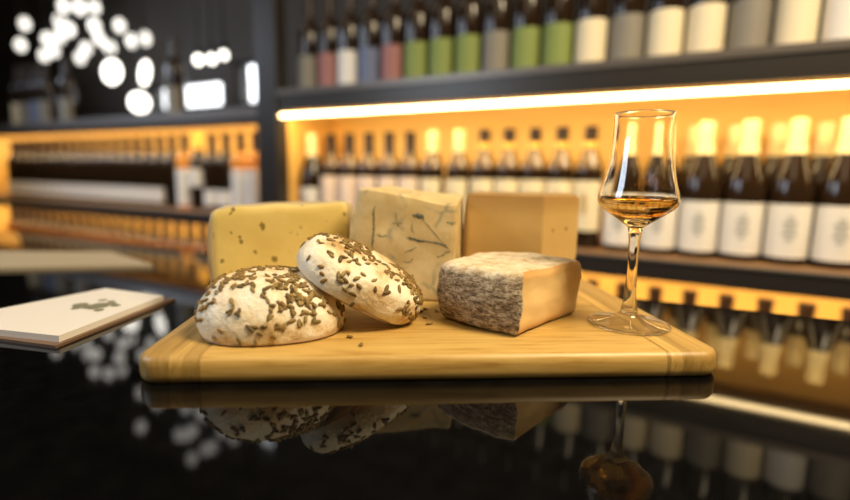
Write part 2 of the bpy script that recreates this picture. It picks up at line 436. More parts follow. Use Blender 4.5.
# ------------------------------------------------------------------ cut cheeses
def fillet_loop(pts, rad, n=5, step=0.006):
    """pts: (x, y); rad: fillet per corner; returns list of (x, y, segment index)"""
    out = []; m = len(pts)
    for i in range(m):
        p0, p1, p2 = Vector(pts[i - 1]), Vector(pts[i]), Vector(pts[(i + 1) % m])
        d0 = (p0 - p1).normalized(); d2 = (p2 - p1).normalized(); r = rad[i]
        a, c = p1 + d0 * r, p1 + d2 * r
        for k in range(n + 1):
            t = k / n
            q = a * (1 - t) ** 2 + p1 * 2 * t * (1 - t) + c * t * t
            out.append((q.x, q.y, (i - 1) % m if t < 0.5 else i))
        nxt = p2 + (p1 - p2).normalized() * rad[(i + 1) % m]
        ln = (nxt - c).length; k = int(ln / step)
        for j in range(1, k):
            q = c.lerp(nxt, j / k); out.append((q.x, q.y, i))
    return out
def block(pts, rad, tops, paste_segs, bulge, edge=0.004, lev=14, rough=0.0006, nscale=40, seed=0.0, top_rind=True, lean=None):
    """two bmeshes (paste, rind) of a cut piece of cheese; base at z=0; tops: heights at pts"""
    loop = fillet_loop(pts, rad)
    cen = Vector((sum(p[0] for p in pts) / len(pts), sum(p[1] for p in pts) / len(pts)))
    # height plane by inverse distance
    def height(x, y):
        ws = hs = 0
        for (px, py), h in zip(pts, tops):
            d = (px - x) ** 2 + (py - y) ** 2 + 1e-6; ws += 1 / d; hs += h / d
        return hs / ws
    n = len(loop)
    ts = [0.0] + [0.02, 0.05] + [0.05 + 0.9 * k / lev for k in range(1, lev)] + [0.95, 0.98, 1.0]
    P = []
    for t in ts:
        ring = []
        for x, y, s in loop:
            h = height(x, y); z = t * h
            d = (Vector((x, y)) - cen); dl = d.length
            e = 0.0
            for zz in (z, h - z):
                if zz < edge: e += edge * (1 - sqrt(max(0, 1 - (1 - zz / edge) ** 2)))
            bl = (bulge[s] * (1 - (2 * t - 1) ** 2)) - e
            k = (dl + bl) / dl
            lx, ly = (lean(x, y, z / h) if lean else (0, 0))
            ring.append(Vector((cen.x + d.x * k + lx, cen.y + d.y * k + ly, z)))
        P.append(ring)
    caps = []
    for frac in (0.93, 0.82, 0.66, 0.48, 0.3, 0.13):
        caps.append([Vector((cen.x, cen.y, 0)).lerp(Vector((v.x, v.y, 0)), frac) + Vector((0, 0, height(cen.x + (v.x - cen.x) * frac, cen.y + (v.y - cen.y) * frac))) for v in P[-1]])
    def disp(v, amt):
        if amt == 0: return v
        q = v * nscale + Vector((seed, seed, seed))
        return v + Vector((noise.noise(q), noise.noise(q + Vector((7, 0, 0))), noise.noise(q + Vector((0, 9, 0))) if v.z > 0.004 else 0)) * amt + \
            Vector((noise.noise(q * 3.1), noise.noise(q * 3.1 + Vector((7, 0, 0))), 0)) * amt * 0.4
    bp, br = bmesh.new(), bmesh.new()
    cache = {id(bp): {}, id(br): {}}
    allp = P + caps
    def V(bmx, i, k):
        c = cache[id(bmx)]; key = (i, k % n)
        if key not in c: c[key] = bmx.verts.new(disp(allp[i][k % n], rough))
        return c[key]
    for i in range(len(allp) - 1):
        for k in range(n):
            s = loop[k][2]
            side = i < len(P) - 1
            t_mid = ts[i] if side else 1.0
            if side: tgt = bp if (s in paste_segs and (0.03 < t_mid < 0.965 or not top_rind)) else br
            else: tgt = br if top_rind else bp
            tgt.faces.new((V(tgt, i, k), V(tgt, i, k + 1), V(tgt, i + 1, k + 1), V(tgt, i + 1, k)))
    tgt = br if top_rind else bp
    tgt.faces.new([V(tgt, len(allp) - 1, k) for k in range(n)])
    tgt.faces.new([V(tgt, 0, k) for k in range(n)][::-1])
    return bp, br

def rel(pts, o): return [(x - o[0], y - o[1]) for x, y in pts]

# herb-speckled wheel piece, back left
o_ = (-0.145, 0.53)
pts = rel([(-0.2035, 0.4585), (-0.178, 0.4675), (-0.145, 0.4795), (-0.080, 0.503), (-0.083, 0.565), (-0.125, 0.583), (-0.175, 0.565), (-0.205, 0.520)], o_)
bp, br = block(pts, [.008, .01, .01, .004, .012, .02, .02, .02], [.0850, .0890, .0910, .0930, .0895, .0880, .0870, .0850], {0, 1, 2}, [0, 0, 0, .0, .004, .004, .004, .005], edge=.008, rough=.0005, nscale=30)
hb = empty('herb_cheese', (o_[0], o_[1], BH))
tag(hb, 'tall yellow cheese piece speckled with dark herbs, at the back left of the board', 'cheese')
obj('paste', bp, M['herb'], hb, 'auto'); obj('rind', br, M['herb_rind'], hb, True)

# blue cheese block, back middle
o_ = (-0.015, 0.50)
pts = rel([(-0.0790, 0.472), (0.0262, 0.4575), (0.0390, 0.530), (-0.060, 0.545)], o_)
bp, br = block(pts, [.006, .004, .008, .010], [.1075, .0940, .1010, .1080], {0, 1, 2, 3}, [.0, .001, .001, .003], edge=.004, rough=.0015, nscale=36, seed=4.2, top_rind=False,
               lean=lambda x, y, t: ((0.002 + 0.011 * max(0.0, min(1.0, (.03 - x) / .09))) * t, 0))
br.free()
bl = empty('blue_cheese', (o_[0], o_[1], BH))
tag(bl, 'tall creamy cheese block with blue-green veins, middle of the back row', 'cheese')
blp = obj('paste', bp, M['blue'], bl, 'auto')
bpy.context.view_layer.update()
def face_pt(px, py):
    """local point of the blue block where a view line from the camera meets it"""
    dg = bpy.context.evaluated_depsgraph_get()
    return None
def ray_dir(px, py):
    m3 = cam.matrix_world.to_3x3()
    return (m3 @ Vector(((px - 425) / F_PX, (250 - py) / F_PX, -1))).normalized()
def on_block(px, py, o):
    mw = o.matrix_world.inverted(); org = mw @ Vector((0, 0, CAM_H)); d = mw.to_3x3() @ ray_dir(px, py)
    hit, loc, nor, _ = o.ray_cast(org, d)
    return (loc, nor) if hit else (None, None)
def vein(poly, w0, m, name='vein'):
    pts3 = []
    dense = crom(poly, 8)
    for k, (x, y) in enumerate(dense):
        l, nn = on_block(x + random.uniform(-.5, .5), y + random.uniform(-.4, .4), blp)
        if l: pts3.append((l, nn))
    if len(pts3) < 3: return
    bmv = bmesh.new(); prev = None; cnt = len(pts3)
    for k, (l, nn) in enumerate(pts3):
        tg = (pts3[min(k + 1, cnt - 1)][0] - pts3[max(k - 1, 0)][0]).normalized()
        sd = nn.cross(tg).normalized(); f = w0 * (0.25 + 0.75 * sin(pi * (k + .5) / cnt)) * random.uniform(.55, 1.35)
        ring = [bmv.verts.new(l + sd * f + nn * -.0004), bmv.verts.new(l + sd * f * .6 + nn * .00025), bmv.verts.new(l - sd * f * .6 + nn * .00025), bmv.verts.new(l - sd * f - nn * .0004)]
        if prev:
            for q in range(4): bmv.faces.new((prev[q], prev[(q + 1) % 4], ring[(q + 1) % 4], ring[q]))
        else: bmv.faces.new(ring)
        prev = ring
    bmv.faces.new(prev[::-1])
    obj(name, bmv, m, bl, True)
D, Pl = M['vein'], M['vein_pale']
vein([(375, 206), (373.5, 215), (374, 228), (372.5, 240), (373, 250)], .0013, D)
vein([(413, 215), (417, 216), (421, 216.5), (424, 218)], .0030, D)
vein([(421, 218), (427, 224), (433, 231), (439, 238), (444, 243)], .0009, Pl)
vein([(407, 237), (413, 239), (420, 241), (428, 241)], .0019, D)
vein([(426, 241), (436, 243), (443, 245), (449, 248)], .0014, D)
vein([(377, 234), (382, 236), (388, 235)], .0014, Pl)
vein([(396, 212), (397, 220), (399, 227)], .0014, Pl)
vein([(392, 223), (397, 223), (402, 222)], .0013, Pl)
vein([(405, 252), (411, 250), (416, 247)], .0015, Pl)
vein([(403, 261), (409, 262), (413, 258)], .0013, Pl)
vein([(447, 222), (452, 223), (455, 222)], .0024, Pl)
vein([(436, 257), (441, 256), (446, 252), (451, 251)], .0012, Pl)
vein([(413, 222), (412, 229), (414, 233)], .0011, Pl)

# hard cheese, back right
o_ = (0.10, 0.54)
pts = rel([(0.0410, 0.506), (0.1190, 0.4925), (0.1640, 0.5260), (0.164, 0.565), (0.052, 0.575)], o_)
bp, br = block(pts, [.005, .002, .004, .010, .010], [.1035, .1035, .1035, .1035, .1035], {0, 1, 2}, [0, 0, .001, .003, .003], edge=.004, rough=.0005, nscale=26, seed=2.0)
hd = empty('hard_cheese', (o_[0], o_[1], BH))
tag(hd, 'tall smooth golden-brown cheese piece at the back right of the board, behind the grey-rinded wedge', 'cheese')
obj('paste', bp, M['hard'], hd, 'auto'); obj('rind', br, M['hard_rind'], hd, True)

# tomme wedge with grey rind, front right
o_ = (0.078, 0.415)
arc = []
A, B_ = Vector((0.0135, 0.4075)), Vector((0.0705, 0.3555))
nrm = Vector((-(B_ - A).y, (B_ - A).x)).normalized() * -1
for k in range(0, 6):
    t = k / 5; q = A.lerp(B_, t) + nrm * 0.006 * 4 * t * (1 - t) * 1.0
    arc.append((q.x, q.y))
pts = rel([(0.0135, 0.4075)] + arc[1:5] + [(0.0705, 0.3555), (0.1352, 0.4255), (0.096, 0.472), (0.052, 0.465)], o_)
np_ = len(pts)
bp, br = block(pts, [.006] + [.004] * 4 + [.0018, .003, .012, .012], [.0490] * 5 + [.0500, .0495, .0485, .0490], {5}, [.0045] * 5 + [.001, .003, .003, .003],
               edge=.0065, rough=.0013, nscale=75, seed=8.0, lev=22, lean=lambda x, y, t: (.004 * t * max(0, min(1, (x + .02) / .015)), .003 * t * max(0, min(1, (x + .02) / .015))))
tm = empty('tomme_cheese', (o_[0], o_[1], BH))
tag(tm, 'low cheese wedge with a wrinkled grey rind and a pale orange cut face, front right', 'cheese')
obj('paste', bp, M['tomme'], tm, 'auto'); obj('rind', br, M['tomme_rind'], tm, True)

# ------------------------------------------------------------------ seeded cheeses
def seed_mesh(k, m):
    b = bmesh.new()
    bmesh.ops.create_uvsphere(b, u_segments=10, v_segments=8, radius=1.0)
    ln = random.uniform(.0028, .0036)
    for v in b.verts:
        x, y, z = v.co.z, v.co.x, v.co.y
        tp = (1 - 0.25 * (x + 1) / 2)
        v.co = Vector((x * ln, y * .00170 * tp, z * .00120 * tp + (.0004 * (x * x))))
    me = bpy.data.meshes.new('seed'); b.to_mesh(me); b.free(); me.materials.append(m)
    me.polygons.foreach_set('use_smooth', [True] * len(me.polygons)); return me
SEEDS = [seed_mesh(k, M['seed'][k % 4]) for k in range(8)]

def dome(prof, a, b_, seed, amp, n=96, outline=None, top_off=(0, 0)):
    bm_ = bmesh.new(); rings = []
    pr = crom(prof, 5)
    zmax = prof[-1][1]
    for r, z in pr:
        if r < 1e-3:
            rings.append([bm_.verts.new((top_off[0], top_off[1], z))]); continue
        ring = []
        for k in range(n):
            t = 2 * pi * k / n
            e = 2.35
            c, s = cos(t), sin(t)
            rad = 1 / ((abs(c) ** e + abs(s) ** e) ** (1 / e))
            if outline: rad *= outline(t)
            f = z / zmax
            v = Vector((a * rad * r * c + top_off[0] * f, b_ * rad * r * s + top_off[1] * f, z))
            q = v * 38 + Vector((seed, 0, 0))
            d = noise.noise(q) * amp + noise.noise(q * 2.7) * amp * .45
            if z > .001: v += Vector((c * .8, s * .8, .6 if r < .8 else .15)) * d
            ring.append(bm_.verts.new(v))
        rings.append(ring)
    for A_, B2 in zip(rings, rings[1:]):
        for k in range(n):
            k2 = (k + 1) % n
            if len(B2) == 1: bm_.faces.new((A_[k], A_[k2], B2[0]))
            else: bm_.faces.new((A_[k], A_[k2], B2[k2], B2[k]))
    bm_.faces.new(rings[0][::-1])
    return bm_

def strew(body, root, count, dens, seed, other=None):
    """lay seeds on the body (same frame as root): 100 as parts, the rest as one part"""
    rnd = random.Random(seed)
    me = body.data
    polys = [p for p in me.polygons if p.normal.z > -0.25 and p.center.z > .002]
    inv = root.matrix_world.inverted(); cl = inv @ Vector((0, 0, CAM_H))
    wts = []
    for p in polys:
        view = (cl - p.center).normalized().dot(p.normal)
        wts.append(p.area * max(0.0, dens(p.center, p.normal)) * (1.0 if view > -0.1 else 0.12))
    picks = rnd.choices(polys, wts, k=count)
    rest = []
    items = []
    for p in picks:
        vs = [me.vertices[i].co for i in p.vertices]
        a, c = rnd.random(), rnd.random()
        q = vs[0].lerp(vs[1], a).lerp(vs[-1].lerp(vs[min(2, len(vs) - 1)], a), c)
        nn = (p.normal + Vector((rnd.gauss(0, .15), rnd.gauss(0, .15), rnd.gauss(0, .1)))).normalized()
        rot = nn.to_track_quat('Z', 'Y').to_matrix().to_4x4() @ Matrix.Rotation(rnd.uniform(0, 2 * pi), 4, 'Z') @ Matrix.Rotation(rnd.gauss(0, .18), 4, 'Y')
        s = rnd.uniform(.80, 1.12)
        if other:                                            # none where the two cheeses touch
            lw = other.matrix_world.inverted() @ (root.matrix_world @ q)
            if other.closest_point_on_mesh(lw, distance=.0042)[0]: continue
        mtx = Matrix.Translation(q + nn * .0004) @ rot @ Matrix.Scale(s, 4)
        view = (cl - q).normalized().dot(nn)
        items.append((view, mtx))
    items.sort(key=lambda t: -t[0])
    for k, (vw, mtx) in enumerate(items):
        if k < 100:
            o = bpy.data.objects.new('seed', rnd.choice(SEEDS)); COL.objects.link(o); o.parent = root; o.matrix_basis = mtx
        else: rest.append(mtx)
    if rest:
        bmr = bmesh.new()
        for mtx in rest:
            tmp = bmesh.new(); tmp.from_mesh(rnd.choice(SEEDS)); tmp.transform(mtx)
            mm = bpy.data.meshes.new('t'); tmp.to_mesh(mm); tmp.free(); bmr.from_mesh(mm); bpy.data.meshes.remove(mm)
        o = obj('seed_coating', bmr, M['seed'][1], root); o['kind'] = 'stuff'

# lying cheese, front left
PROF1 = [(.90, 0), (.955, .0015), (.99, .006), (1.0, .012), (.975, .019), (.90, .027), (.79, .0345), (.63, .0415), (.44, .0437), (.22, .0441), (0.0, .0441)]
c1 = empty('seeded_cheese', (-0.1162, 0.3690, BH), R(16))
tag(c1, 'white seed-covered round cheese lying flat on the board, front left', 'cheese')
b1 = obj('cheese_body', dome(PROF1, .0540, .0460, 1.3, .0021, top_off=(-.003, .003)), seed_cheese_mat(1.3), c1)
bpy.context.view_layer.update()
def g(p, x, y, r): return math.exp(-((p.x - x) ** 2 + (p.y - y) ** 2) / (r * r))
def dens1(p, n):
    d = .16 + 1.3 * g(p, .017, -.030, .022) + .8 * g(p, -.033, -.014, .016) + 1.0 * g(p, .0, .026, .02) + .8 * g(p, .028, .026, .018) + .6 * g(p, .038, -.01, .016)
    d *= 1 - .93 * g(p, .004, -.004, .013)
    if p.z < .013: d *= .28
    return d
cr = bmesh.new()
lp = [(.0545 * .93, .045 * .93)]
rim = []
for k in range(96):
    t = 2 * pi * k / 96; e = 2.35
    rad = 1 / ((abs(cos(t)) ** e + abs(sin(t)) ** e) ** (1 / e))
    rim.append((cos(t) * rad, sin(t) * rad))
def crust_ring(bmx, a, b2, r0, z0, r1, z1):
    A_ = [bmx.verts.new((a * r0 * x, b2 * r0 * y, z0)) for x, y in rim]; B2 = [bmx.verts.new((a * r1 * x, b2 * r1 * y, z1)) for x, y in rim]
    for k in range(96): bmx.faces.new((A_[k], A_[(k + 1) % 96], B2[(k + 1) % 96], B2[k]))
crust_ring(cr, .0540, .0460, .935, .0002, .975, .0016)
crust_ring(cr, .0540, .0460, .975, .0016, .955, .0032)
obj('crust_edge', cr, M['crust'], c1)

# leaning cheese on top of it
PROF2 = [(.88, 0), (.945, .0012), (.985, .005), (1.0, .010), (.98, .016), (.92, .022), (.82, .026), (.66, .0295), (.45, .031), (.22, .0315), (0.0, .0315)]
ex = Vector((0.0800, 0.020, -0.0475)).normalized()
up_ = Vector((0.42, -0.09, 0.9)); ez = (up_ - ex * up_.dot(ex)).normalized(); ey = ez.cross(ex)
m2 = Matrix((ex, ey, ez)).transposed().to_4x4(); m2.translation = Vector((-0.0582, 0.3905, 0.0450))
c2 = empty('seeded_cheese', matrix=m2)
tag(c2, 'white seed-covered oval cheese tilted against the flat-lying round one', 'cheese')
b2 = obj('cheese_body', dome(PROF2, .0545, .0400, 6.3, .0020, top_off=(.004, .002)), seed_cheese_mat(6.3), c2)
bpy.context.view_layer.update()
def dens2(p, n):
    d = .14 + 1.5 * g(p, -.018, .004, .014) + 2.0 * g(p, .040, -.008, .015) + .9 * g(p, .042, .015, .02) + .6 * g(p, -.012, -.022, .012) + .5 * g(p, -.045, .01, .012)
    if p.z < .010 and p.x < .03: d *= .35
    return d
bpy.context.view_layer.update()
strew(b1, c1, 310, dens1, 3, b2)
strew(b2, c2, 220, dens2, 11, b1)
cr = bmesh.new(); crust_ring(cr, .0515, .0400, .915, .0002, .962, .0012); crust_ring(cr, .0515, .04, .962, .0012, .95, .0028); obj('crust_edge', cr, M['crust'], c2)

# loose seeds and a crumb on the board
LOOSE = [(0.001, .4287, 'loose seed on the board between the tilted cheese and the blue block'), (.0117, .4228, 'loose seed on the board just left of the grey-rinded wedge'),
         (-.0541, .3478, 'loose seed in front of the gap between both seeded cheeses, upper of two'), (-.0437, .3311, 'loose seed on bare board in front of both seeded cheeses, lower of two'),
         (-.0055, .4108, 'loose seed at the foot of the tilted cheese, farther of a pair'), (.0014, .4032, 'loose seed at the foot of the tilted cheese, nearer of a pair'),
         (.0050, .3850, 'loose seed lying between the tilted cheese and the grey rind'), (-.0035, .4200, 'loose seed tucked close behind the low end of the tilted cheese')]
for k, (x, y, lb) in enumerate(LOOSE):
    o = bpy.data.objects.new('seed', SEEDS[(k * 3 + 3) % 8]); COL.objects.link(o)
    o.location = (x, y, BH + .00105); o.rotation_euler = (0, 0, random.uniform(0, 6)); tag(o, lb, 'seed', 'loose seeds on the board')
b = bmesh.new(); bmesh.ops.create_icosphere(b, subdivisions=2, radius=.0035)
for v in b.verts: v.co *= 1 + noise.noise(v.co * 400) * .35; v.co.z = max(v.co.z * .8, -.0024)
o = obj('cheese_crumb', b, M['lab_cream']); o.location = (-.1835, .4060, BH + .0024); tag(o, 'small pale cheese crumb near the left edge of the board', 'crumb')

# ------------------------------------------------------------------ glass with amber liquor
GX, GY = 0.1708, 0.3971
gl = empty('stemmed_glass', (GX, GY, BH))
tag(gl, 'small stemmed tasting glass holding amber liquor, on the right of the board', 'glass')
# outer profile (r, z); total height .171
base_p = [(0.0, 0.0), (.0275, 0.0), (.0314, .0003), (.0328, .0010), (.0322, .0018), (.0280, .0028), (.0200, .0042), (.0125, .0062), (.0080, .0098), (.0060, .0160), (.0050, .0225)]
stem_p = [(.0050, .0225), (.0045, .032), (.0041, .045), (.0040, .057), (.0043, .068), (.0051, .0765), (.0064, .0815)]
bowl_out = [(.0064, .0815), (.0098, .0842), (.0170, .0893), (.0250, .0950), (.0296, .0995), (.0309, .1038), (.0303, .1082), (.0272, .1190), (.0248, .1310), (.0236, .1420), (.0229, .1520), (.0226, .1620), (.0225, .1706)]
bowl_in = [(.0217, .1708), (.0218, .1620), (.0221, .1520), (.0228, .1420), (.0240, .1310), (.0263, .1190), (.0293, .1082), (.0298, .1038), (.0285, .1000), (.0240, .0958), (.0160, .0903), (.0080, .0870), (0.0, .0860)]
bo = crom(bowl_out, 4); bi = crom(bowl_in, 4)
rimtop = [(.0224, .17115), (.0221, .1713), (.0218, .17115)]
# foot, stem and bowl meet edge to edge, so that together they close one glass surface
def outward(o):
    me = o.data                                             # the face farthest from the axis must look away from it
    p = max(me.polygons, key=lambda q: q.center.xy.length)
    if p.normal.xy.dot(p.center.xy) < 0: me.flip_normals()
outward(obj('foot', lathe(crom(base_p, 4), 72), M['glass'], gl))
outward(obj('stem', lathe(crom(stem_p, 4), 72), M['glass'], gl))
outward(obj('bowl', lathe(bo + rimtop + bi, 72), M['glass'], gl))
LZ = .1058
lq = [(0.0, .0862), (.0078, .0872), (.0159, .0905), (.0239, .0960), (.0284, .1002), (.02965, .1037)]
lprof = crom(lq, 4) + [(.0295, LZ - .0002), (.0288, LZ - .0005), (.026, LZ - .0006), (0.0, LZ - .0006)]
lo = obj('liquor', lathe(lprof, 72), M['liquor'], None); lo.location = (GX, GY, BH)
tag(lo, 'shallow pool of amber liquor inside the stemmed glass', 'drink')

# ------------------------------------------------------------------ papers on the counter
def sheet_stack(name, pts, z0, z1, m, parent=None):
    b_ = bmesh.new()
    lo_ = [b_.verts.new((x, y, z0)) for x, y in pts]; hi = [b_.verts.new((x, y, z1)) for x, y in pts]
    b_.faces.new(lo_[::-1]); b_.faces.new(hi); n = len(pts)
    for k in range(n): b_.faces.new((lo_[k], lo_[(k + 1) % n], hi[(k + 1) % n], hi[k]))
    return obj(name, b_, m, parent, False)
mo = empty('menu_booklet', (-.33, .46, 0))
tag(mo, 'open white booklet with a brown cover lying on the counter left of the board', 'booklet')
def mp(L_): return [(x + .33, y - .46) for x, y in L_]
sheet_stack('cover', mp([(-.2685, .5140), (-.3560, .5420), (-.4250, .4000), (-.2850, .3640)]), 0.0, .0022, M['cover'], mo)
sheet_stack('page_block', mp([(-.2760, .5050), (-.3560, .5340), (-.4180, .4000), (-.2880, .3720)]), .0022, .0075, M['paper'], mo)
b_ = bmesh.new()
for k in range(26):
    a = random.uniform(0, 2 * pi); r = random.uniform(0, 1); bmesh.ops.create_circle(b_, cap_ends=True, segments=8, radius=random.uniform(.003, .007),
        matrix=Matrix.Translation((-.318 + .33 + cos(a) * r * .020, .462 - .46 + sin(a) * r * .022, .0077 + k * 1e-5)))
obj('printed_picture', b_, M['print'], mo, False)
o = sheet_stack('paper_menu', [(-.392, .695), (-.52, .800), (-.78, .78), (-.66, .635)], .0, .005, M['menu'])
tag(o, 'beige paper menu at the far left edge of the counter, behind the booklet', 'menu')

# ------------------------------------------------------------------ shelving
se = empty('wine_shelf', matrix=sh_m(0, 0, -0.95))
tag(se, 'dark steel wine shelving with glowing golden back panels behind the bar', 'shelving')
ZO = 0.95
def part(name, s0, s1, b0, b1, z0, z1, m, bev=0.0): return obj(name, box(s0, s1, b0, b1, z0 + ZO, z1 + ZO, bev), m, se, False)
SL, SR = -2.9, 1.95
RB, LB = -0.008, -0.094                                    # the post between both bays
BKB = 0.27
part('upright', LB, RB, -.02, .03, -.95, 0.72, M['steel'], .003)
part('side_panel', RB - .012, RB, .03, BKB - .012, -.95, .37, M['back'])
part('side_panel', LB, LB + .012, .03, BKB - .012, -.95, .325, M['back'])
part('upright', SR, SR + .06, -.02, BKB, -.95, 0.72, M['steel'], .003)
part('upright', SL - .06, SL, -.02, BKB, -.95, 0.72, M['steel'], .003)
def plank(s0, s1, zt, thick, lit_band=.018, mb='board'):
    p_ = part('shelf_plank', s0, s1, .0, BKB, zt - .02, zt, M[mb], .001)
    q = obj('front_rail', box(s0, s1, -.014, .0, zt - thick + ZO, zt - lit_band + ZO, .001), M['steel'], p_, False)
    r_ = obj('rail_lip', box(s0, s1, -.018, .0, zt - lit_band + ZO, zt + ZO - .0005, .001), M['steel_light'], p_, False)  # raised paler strip stands in for the light-catching top of the rail
    return p_
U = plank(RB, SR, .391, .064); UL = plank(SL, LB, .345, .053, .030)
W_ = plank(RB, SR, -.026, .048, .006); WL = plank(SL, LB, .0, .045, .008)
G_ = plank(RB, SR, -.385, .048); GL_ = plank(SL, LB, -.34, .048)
part('back_panel', RB, SR, BKB - .012, BKB, -.95, .391, M['back'])
part('back_panel', SL, LB, BKB - .012, BKB, -.95, .345, M['back'])
# LED strips
def led(s0, s1, b0, b1, z0, z1, par, watts):
    o = obj('led_strip', box(s0, s1, b0, b1, z0 + ZO, z1 + ZO, .002), M['led'], par, False)
    l = bpy.data.lights.new('led_light', 'AREA'); l.shape = 'RECTANGLE'; l.size = s1 - s0; l.size_y = .02
    l.energy = watts; l.color = (1.0, 0.70, 0.31)
    lo_ = bpy.data.objects.new('led_light', l); COL.objects.link(lo_); c_ = sh((s0 + s1) / 2, b1 + .012, z0 - .001)
    lo_.matrix_world = Matrix.Translation(c_) @ Matrix.Rotation(-SH, 4, 'Z') @ Matrix.Rotation(R(38), 4, 'X')
    return o
led(RB + .004, SR - .004, -.0105, -.0035, .3095, .3195, U, 4.6)
led(SL + .01, LB - .01, .015, .04, .313, .3245, UL, 6.0)
led(RB + .01, SR - .01, .015, .04, -.058, -.0465, W_, 4.6)
led(SL + .01, LB - .01, .015, .04, -.032, -.0205, WL, 7.0)

# ------------------------------------------------------------------ bottles
def bottle_profile(kind):
    if kind == 'burgundy':
        o_ = [(0, .0), (.033, .0), (.0375, .003), (.039, .009), (.039, .13), (.0385, .150), (.0350, .172), (.0275, .198), (.0200, .222), (.0160, .245), (.0150, .27), (.0152, .286), (.0152, .29), (0, .29)]
    elif kind == 'bordeaux':
        o_ = [(0, .0), (.030, .0), (.0335, .003), (.035, .008), (.035, .165), (.0345, .178), (.0305, .190), (.0220, .202), (.0160, .212), (.0142, .226), (.0140, .26), (.0150, .272), (.0150, .278), (0, .278)]
    else:
        o_ = [(0, .0), (.029, .0), (.0325, .003), (.0335, .008), (.0335, .172), (.0328, .186), (.0300, .200), (.0245, .213), (.0185, .224), (.0155, .235), (.0146, .25), (.0150, .276), (.0152, .288), (0, .288)]
    return o_
def arc_patch(r, z0, z1, half, seg=14):
    b_ = bmesh.new(); add_lathe(b_, [(r, z0), (r, z1)], seg, a0=-pi / 2 - half, a1=-pi / 2 + half); return b_
def cap_prof(kind, z0):
    pr = [p_ for p_ in bottle_profile(kind) if p_[1] > z0 and p_[0] > 0]
    src = bottle_profile(kind)
    r0 = None
    for (ra, za), (rb, zb) in zip(src, src[1:]):
        if za <= z0 <= zb and zb > za: r0 = ra + (rb - ra) * (z0 - za) / (zb - za)
    top = src[-1][1]
    return [(r0 + .0006, z0)] + [(r + .0006, z) for r, z in pr] + [(.0135, top + .0012), (0, top + .0012)]
def make_bottle(kind, glass, cap, cap_z, label, lz0, lz1, half=1.25, emblem=None):
    root = empty('wine_bottle')
    full = bottle_profile(kind)
    if kind == 'hock':                                       # dark body; shoulder coloured paler to carry the LED glint
        zc_ = .188
        lo_p = [p_ for p_ in full if p_[1] < zc_] + [(.0325, zc_), (0, zc_)]
        hi_p = [(0, zc_ + .0004), (.0324, zc_ + .0004)] + [p_ for p_ in full if p_[1] > zc_ + .001]
        obj('bottle_body', lathe(lo_p, 28), M['b_dark'], root, 'auto')
        obj('bottle_shoulder', lathe(hi_p, 28), M[glass], root, 'auto')
    else: obj('bottle_glass', lathe(full, 28), M[glass], root, 'auto')
    obj('capsule', lathe(cap_prof(kind, cap_z), 20), M[cap], root, 'auto')
    if kind == 'hock' and cap == 'cap_dark' and cap_z > .25:
        obj('neck_band', lathe([(.0158, .2375), (.0156, .2535)], 20), M['cap_gold'], root)
    R_ = {'burgundy': .039, 'bordeaux': .035, 'hock': .0335}[kind]
    if label:
        lb = obj('paper_label', arc_patch(R_ + .0004, lz0, lz1, half), M[label], root)
        if emblem:
            zc = (lz0 + lz1) / 2 + .006
            e_ = bmesh.new()
            for z_, hw in ((zc + .020, .14), (zc + .010, .30), (zc, .24), (zc - .011, .32), (zc - .022, .16)):
                add_lathe(e_, [(R_ + .0008, z_ - .0042), (R_ + .0008, z_ + .0042)], 6, a0=-pi / 2 - hw, a1=-pi / 2 + hw)
            obj('emblem', e_, M[emblem], lb)
    return root
_used = set()
def put(proto, s, b_, z, rot, label, group):
    if proto.name not in _used: _used.add(proto.name); o = proto
    else: o = copy_tree(proto)
    o.matrix_basis = sh_m(s, b_, z + .0008) @ Matrix.Rotation(rot, 4, 'Z')
    tag(o, label, 'bottle', group); return o
ORD = ['first', 'second', 'third', 'fourth', 'fifth', 'sixth', 'seventh', 'eighth', 'ninth', 'tenth', 'eleventh', 'twelfth', 'thirteenth', 'fourteenth', 'fifteenth', 'sixteenth', 'seventeenth', 'eighteenth', 'nineteenth', 'twentieth', 'twenty-first', 'twenty-second', 'twenty-third', 'twenty-fourth', 'twenty-fifth']
P_mid = make_bottle('hock', 'b_gold', 'cap_dark', .254, 'lab_cream', .042, .160, 1.35, 'emblem_gold')
P_left = make_bottle('hock', 'b_gold', 'cap_dark', .226, 'lab_pink', .018, .160, 1.35)
P_cream = make_bottle('hock', 'b_gold', 'cap_cream', .232, 'lab_cream', .030, .158, 1.2, 'emblem_gold')
P_burg = make_bottle('burgundy', 'b_dark', 'cap_cream', .222, 'lab_white', .015, .122, 1.25, 'emblem')
P_dark = make_bottle('bordeaux', 'b_dark', 'cap_dark', .215, 'lab_white', .018, .075, 1.3)
P_gold = make_bottle('bordeaux', 'b_white', 'cap_dark', .215, 'lab_white', .012, .150, 1.25)
P_short = make_bottle('bordeaux', 'b_dark', 'cap_gold', .225, 'lab_white', .085, .150, 1.25)
P_low = make_bottle('bordeaux', 'b_brown', 'cap_dark', .230, 'lab_white', .03, .13, 1.2)
ZR, ZLf, ZG = -.026, .0, -.385
fz = lambda: random.uniform(-.25, .25)
G1 = 'bottles on the lit shelf right of the post'
put(P_burg, .040, .085, ZR, 0, 'dark bottle with cream capsule, immediately right of the dark post', G1)
k_ = copy_tree(P_burg); _used.add(k_.name)
put(P_burg, .045, .175, ZR, 0, 'dark bottle with cream capsule directly behind the one beside the dark post', G1)
bpy.data.objects.remove(k_.children[0]) if False else None
def drop(o):
    for ch in list(o.children): drop(ch)
    bpy.data.objects.remove(o)
drop(k_)
for i, s in enumerate((.121, .193, .265, .337, .408)):
    put(P_left, s, .08, ZR, fz(), '%s from left of five bottles with long dark capsules and pinkish labels' % ORD[i], G1)
